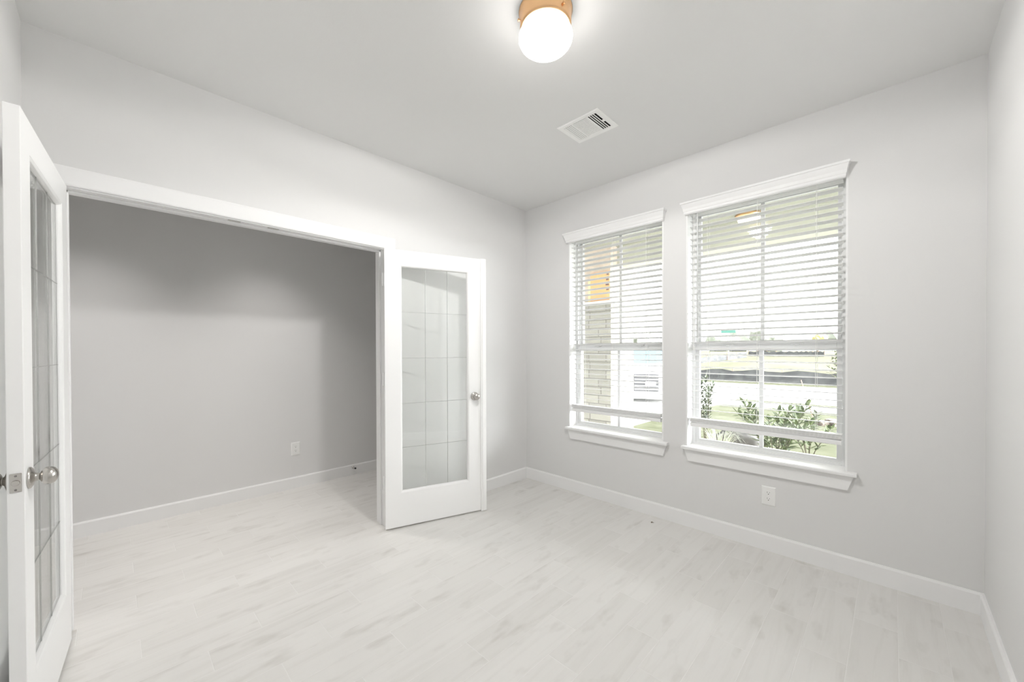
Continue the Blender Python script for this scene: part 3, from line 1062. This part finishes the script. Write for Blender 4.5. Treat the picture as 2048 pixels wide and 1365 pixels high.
def shrub(loc, hgt, spread, nst, seed, label, lm, llen=0.085, per=16):
    r = random.Random(seed)
    root = empty('leafy_shrub', loc, label, 'shrub', 'shrubs outside the right window')
    ms, ml = MB(), MB()
    L0 = Vector(loc)
    for s in range(nst):
        an = 2 * math.pi * (s + r.random() * 0.6) / nst
        lean = spread * (0.35 + 0.65 * r.random())
        tip = L0 + Vector((math.cos(an) * lean, math.sin(an) * lean, hgt * (0.7 + 0.3 * r.random())))
        mid = L0.lerp(tip, 0.5) + Vector((r.uniform(-.04, .04), r.uniform(-.04, .04), hgt * 0.10))
        pts = [L0 + Vector((0, 0, -0.03)), L0.lerp(mid, 0.5) + Vector((0, 0, 0.02)), mid, mid.lerp(tip, 0.5) + Vector((0, 0, 0.02)), tip]
        ms.tube(pts, 0.007, 6, 0.003)
        for k in range(per):
            t = 0.25 + 0.75 * (k + 0.5) / per
            f = t * (len(pts) - 1)
            i = min(int(f), len(pts) - 2)
            p = pts[i].lerp(pts[i + 1], f - i)
            ax = (pts[i + 1] - pts[i]).normalized()
            a2 = 2.4 * k + r.random()
            e1 = ax.cross(Vector((0.3, 0.2, 1))).normalized()
            e2 = ax.cross(e1)
            d = (e1 * math.cos(a2) + e2 * math.sin(a2)) * 0.9 + ax * 0.75
            leaf(ml, p, d, Vector((0, 0, 1)), llen * (0.8 + 0.4 * r.random()), llen * 0.42)
        leaf(ml, tip, (tip - mid), Vector((0.1, 0.1, 1)), llen, llen * 0.4)
    ms.build('stem', M_STEM, root)
    ml.build('foliage', lm, root)
    return root
shrub((2.78, -1.66, -0.2), 0.86, 0.46, 11, 3, 'bushy green shrub just outside the right window, right of the pale grass', M_LEAF, 0.115, 26)
shrub((3.30, -0.68, -0.2), 1.12, 0.15, 6, 11, 'tall narrow dark shrub at the left side of the right window', M_LEAF2, 0.085, 34)
shrub((3.45, -1.90, -0.2), 0.70, 0.30, 6, 23, 'low green shrub behind the bushy one, nearer the leaning stake', M_LEAF, 0.10, 20)

og = empty('ornamental_grass', (2.75, -1.03, -0.18), 'pale arching grass clump beside the dark rock', 'ornamental grass')
mb = MB()
for k in range(85):
    an = rnd.uniform(0, 2 * math.pi)
    rr = rnd.uniform(0.14, 0.34)
    hh = rnd.uniform(0.36, 0.52)
    b0 = Vector((2.75 + 0.05 * math.cos(an), -1.03 + 0.05 * math.sin(an), -0.19))
    dr = Vector((math.cos(an), math.sin(an), 0))
    sd_ = Vector((-dr.y, dr.x, 0)) * 0.0055
    pp = [b0 + dr * rr * t + Vector((0, 0, hh * 4 * t * (1 - t * 0.72) * 0.62)) for t in (0, .2, .4, .6, .8, 1)]
    vl = [(mb.b.verts.new(p + sd_ * (1 - i / 5.6)), mb.b.verts.new(p - sd_ * (1 - i / 5.6))) for i, p in enumerate(pp)]
    for i in range(5):
        mb.b.faces.new((vl[i][0], vl[i + 1][0], vl[i + 1][1], vl[i][1]))
gb = mb.build('blades', M_BLADE, og)
gb['kind'] = 'stuff'

mb = MB()
bmesh.ops.create_icosphere(mb.b, subdivisions=3, radius=1.0)
for v in mb.b.verts:
    q = v.co.copy()
    f = 1 + 0.12 * math.sin(4 * q.x + 1.3) * math.cos(3 * q.y) + 0.07 * math.sin(9 * q.z + 5 * q.x)
    v.co = Vector((3.78 + 0.24 * q.x * f, -0.99 + 0.34 * q.y * f, -0.13 + 0.24 * q.z * f))
tag(mb.build('boulder', M_ROCK, smooth=True), 'dark grey rock behind the pale grass clump', 'rock')

mb = MB()
for k in range(16):
    x, y = 7.55 + rnd.uniform(-.3, .35), -1.85 + rnd.uniform(-.35, .3)
    s = rnd.uniform(0.05, 0.12)
    mm = Matrix.Translation((x, y, ground_z(x, y) + s * 0.3)) @ Matrix.Rotation(rnd.uniform(0, 3), 4, 'Z')
    mb.box(-s, s, -s * 0.7, s * 0.7, -s * 0.45, s * 0.45, mm)
o = tag(mb.build('mulch_clods', M_MULCH, bevel=0.015), 'dark clods of soil around the foot of the leaning stake', 'soil', kind='stuff')
mb = MB()
mb.tube([(7.45, -1.52, -0.28), (8.0, -1.20, 0.62)], 0.012, 8, 0.009)
tag(mb.build('leaning_stake', M_WOOD), 'thin brown stake leaning on the lawn beyond the right window', 'stake')

# ------------------------------------------------------------------ silt fences
def silt_fence(pts, h, label):
    x0, y0 = pts[0]
    root = empty('silt_fence', (x0, y0, ground_z(x0, y0)), label, 'silt fence', 'dark fabric silt fences')
    mb = MB()
    f0, f1 = [], []
    n = 40
    P_ = []
    for i in range(n + 1):
        t = i / n * (len(pts) - 1)
        k = min(int(t), len(pts) - 2)
        x = pts[k][0] + (pts[k + 1][0] - pts[k][0]) * (t - k)
        y = pts[k][1] + (pts[k + 1][1] - pts[k][1]) * (t - k)
        P_.append((x, y))
    lo = [(x, y, ground_z(x, y) - 0.05) for x, y in P_]
    hi = [(x, y, ground_z(x, y) + h * (0.92 + 0.10 * math.sin(i * 1.9))) for i, (x, y) in enumerate(P_)]
    rows = []
    for dx in (0, 0.012):
        rows.append([[mb.b.verts.new((p[0] + dx, p[1], p[2])) for p in r] for r in (lo, hi)])
    for i in range(n):
        for r in rows:
            mb.b.faces.new((r[0][i], r[0][i + 1], r[1][i + 1], r[1][i]))
        mb.b.faces.new((rows[0][1][i], rows[0][1][i + 1], rows[1][1][i + 1], rows[1][1][i]))
    mb.build('fabric', M_FENCE, root)
    for i in range(0, n + 1, 4):
        x, y = P_[i]
        z = ground_z(x, y)
        mb = MB()
        mb.box(x + 0.013, x + 0.05, y - 0.02, y + 0.02, z - 0.1, z + h + 0.08)
        mb.build('fence_post', M_WOOD, root)
silt_fence([(20.3, -6.0), (20.2, 2.0), (20.4, 9.0), (20.6, 16)], 0.62, 'long dark silt fence along the far side of the street')
silt_fence([(24.0, 9.0), (30.0, 8.6), (35.0, 6.2)], 0.5, 'dark silt fence climbing the grassy rise')
silt_fence([(36.5, 6.4), (36.5, 3.0), (36.5, 1.2)], 0.42, 'short dark silt fence on top of the grassy rise')

# ------------------------------------------------------------------ street sign and trees
sx, sy = 33.0, 7.05
ss = empty('street_sign', (sx, sy, ground_z(sx, sy)), 'teal street name sign on a pole far beyond the right window', 'street sign')
mb = MB()
mb.tube([(sx, sy, ground_z(sx, sy)), (sx, sy, 3.0)], 0.035, 8)
mb.build('pole', M_POLE, ss)
mb = MB()
mb.box(sx - 0.06, sx - 0.04, sy - 0.55, sy + 0.55, 2.74, 3.02)
mb.build('sign_plate', M_TEAL, ss, bevel=0.01)

def tree(x, y, h, w, mt, label, seed, trunk=0.3):
    r = random.Random(seed)
    z0 = ground_z(x, y)
    root = empty('tree', (x, y, z0), label, 'tree', 'far trees along the horizon')
    mb = MB()
    mb.tube([(x, y, z0 - 0.1), (x, y, z0 + h * 0.55)], w * 0.05 + 0.03, 8, w * 0.02 + 0.01)
    mb.build('trunk', M_BARK, root)
    mb = MB()
    for k in range(9):
        c = Vector((x + r.uniform(-.3, .3) * w, y + r.uniform(-.32, .32) * w, z0 + h * (trunk + 0.1 + 0.55 * r.random())))
        s = w * r.uniform(0.2, 0.34)
        b2 = bmesh.ops.create_icosphere(mb.b, subdivisions=2, radius=s)
        for v in b2['verts']:
            v.co = c + v.co * (1 + 0.22 * r.uniform(-1, 1))
    mb.build('crown', mt, root)
for i, (x, y, h, w, mt, lb) in enumerate((
        (88, 56, 4.2, 7, M_TREE, 'pale green tree at the far left of the right window view'),
        (95, 44, 4.6, 8, M_TREE, 'pale round tree left of the muntin, beyond the street sign'),
        (92, 33, 5.2, 6, M_TREE, 'tall pale tree just right of the muntin on the horizon'),
        (98, 24, 3.8, 9, M_TREE, 'wide low pale tree near the middle of the horizon'),
        (90, 16, 3.6, 8, M_TREE, 'pale tree left of the yellow tree on the horizon'),
        (60, 4.2, 2.3, 1.7, M_TREEY, 'yellow tree on the horizon at the right side of the right window'),
        (96, 3, 3.4, 9, M_TREE, 'pale tree right of the yellow tree on the horizon'),
        (96, 68, 4.0, 9, M_TREE, 'pale tree on the horizon behind the white car'))):
    tree(x, y, h, w, mt, lb, 40 + i, 0.2)

def sapling(x, y, label):
    z0 = ground_z(x, y)
    root = empty('young_tree', (x, y, z0), label, 'young tree')
    r = random.Random(5)
    mb, ml = MB(), MB()
    top = Vector((x, y, z0 + 1.75))
    mb.tube([(x, y, z0 - 0.05), (x, y + 0.02, z0 + 1.0), top], 0.018, 8, 0.008)
    for k in range(26):
        t = 0.45 + 0.55 * k / 26
        b0 = Vector((x, y, z0 + 1.75 * t))
        an = 2.4 * k
        tip = b0 + Vector((math.cos(an), math.sin(an), 0.7)) * (0.42 * (1.25 - t))
        mb.tube([b0, tip], 0.006, 5, 0.003)
        for q in range(9):
            p = b0.lerp(tip, 0.2 + 0.09 * q)
            leaf(ml, p, Vector((r.uniform(-1, 1), r.uniform(-1, 1), r.uniform(-.4, .8))), Vector((0, 0, 1)), 0.09, 0.045)
    mb.build('trunk', M_BARK, root)
    ml.build('foliage', M_LEAF, root)
sapling(10.2, -1.72, 'young leafy tree on the lawn at the right side of the right window')

# ------------------------------------------------------------------ white vehicle in the driveway
def car():
    fx, cyy = 8.35, 2.62          # front face x, centre y; nose towards the house
    z0 = ground_z(fx, cyy) + 0.015
    root = empty('white_car', (fx + 1, cyy, z0), 'white car with a dark grille parked outside the left window', 'car')
    hw = 0.93
    mb = MB()
    # side outline (x back from the nose, z above ground), lofted across the width
    prof = [(0.06, 0.20), (0.0, 0.34), (0.0, 0.78), (0.10, 0.98), (0.95, 1.10), (1.15, 1.13), (4.4, 1.13), (4.6, 1.0), (4.65, 0.40), (4.5, 0.20)]
    secs = []
    for yy, k in ((-hw, 0.90), (-hw + 0.07, 0.985), (-0.4, 1.0), (0.4, 1.0), (hw - 0.07, 0.985), (hw, 0.90)):
        secs.append([(fx + 0.10 * (1 - k) * 8 * (1 if p < 2 else -1) + p, cyy + yy, z0 + 0.62 + (q - 0.62) * k) for p, q in prof])
    mb.loft(secs)
    mb.build('body', M_CAR, root, bevel=0.03, seg=3)
    mb = MB()
    cab = [(1.05, 1.10), (1.65, 1.72), (3.2, 1.78), (4.1, 1.66), (4.45, 1.10)]
    mb.loft([[(fx + p + (0.06 if abs(yy) > 0.7 else 0), cyy + yy * (1 if q < 1.3 else 0.86), z0 + q) for p, q in cab]
             for yy in (-0.86, -0.5, 0.5, 0.86)])
    mb.build('cabin', M_CAR, root, bevel=0.03, seg=3)
    mb = MB()
    a, b = Vector((1.05, 0, 1.10)), Vector((1.65, 0, 1.72))
    d = (b - a)
    nn = Vector((-d.z, 0, d.x)).normalized() * 0.012
    q0, q1 = a + d * 0.06 + nn, a + d * 0.93 + nn
    mb.loft([[(fx + q0.x, cyy - 0.76, z0 + q0.z), (fx + q0.x, cyy + 0.76, z0 + q0.z), (fx + q1.x, cyy + 0.66, z0 + q1.z), (fx + q1.x, cyy - 0.66, z0 + q1.z)],
             [(fx + q0.x + 0.02, cyy - 0.76, z0 + q0.z - 0.02), (fx + q0.x + 0.02, cyy + 0.76, z0 + q0.z - 0.02), (fx + q1.x + 0.02, cyy + 0.66, z0 + q1.z - 0.02), (fx + q1.x + 0.02, cyy - 0.66, z0 + q1.z - 0.02)]])
    mb.build('windshield', M_CARGL, root)
    mb = MB()
    mb.box(fx - 0.02, fx + 0.05, cyy - 0.36, cyy + 0.36, z0 + 0.33, z0 + 0.86)
    g = mb.build('grille', M_GRILLE, root, bevel=0.02)
    mb = MB()
    for k in range(5):
        z = z0 + 0.40 + 0.1 * k
        mb.box(fx - 0.032, fx - 0.015, cyy - 0.34, cyy + 0.34, z - 0.022, z + 0.018)
    mb.build('grille_bars', M_GRILLE2, g)
    mb = MB()
    mb.box(fx - 0.045, fx - 0.02, cyy - 0.27, cyy + 0.03, z0 + 0.50, z0 + 0.63)
    mb.build('licence_plate', M_PLATE, root, bevel=0.006)
    mb = MB()
    mb.box(fx - 0.03, fx + 0.10, cyy - 0.86, cyy + 0.86, z0 + 0.10, z0 + 0.33)
    mb.build('bumper', M_CAR, root, bevel=0.04, seg=3)
    for s in (-1, 1):
        mb = MB()
        mb.box(fx - 0.005, fx + 0.12, cyy + s * 0.66 - 0.2, cyy + s * 0.66 + 0.2, z0 + 0.70, z0 + 0.86)
        mb.build('headlamp', M_LENS, root, bevel=0.03, seg=3)
        mb = MB()
        mb.box(fx + 1.25, fx + 1.40, cyy + s * 1.0 - 0.11, cyy + s * 1.0 + 0.11, z0 + 1.12, z0 + 1.30)
        mb.tube([(fx + 1.33, cyy + s * 0.80, z0 + 1.12), (fx + 1.33, cyy + s * 0.95, z0 + 1.18)], 0.02, 8)
        mb.build('side_mirror', M_GRILLE, root, bevel=0.03, seg=2)
        for xx in (0.95, 3.75):
            mb = MB()
            mb.lathe([(0.16, 0.0), (0.30, 0.0), (0.335, 0.03), (0.335, 0.19), (0.30, 0.22), (0.16, 0.22)],
                     (fx + xx, cyy + s * 0.96, z0 + 0.335), (0, -s, 0), 28)
            w = mb.build('wheel', M_TYRE, root)
            mb = MB()
            mb.lathe([(0.20, -0.004), (0.19, 0.004), (0.06, -0.002), (0.05, -0.012), (0.001, -0.012)],
                     (fx + xx, cyy + s * 0.96, z0 + 0.335), (0, -s, 0), 24)
            mb.build('hubcap', M_RIM, w)
    root.matrix_world = Matrix.Translation((fx, cyy, 0)) @ Matrix.Rotation(math.radians(24.8), 4, 'Z') @ Matrix.Translation((1.0, 0, z0))
car()
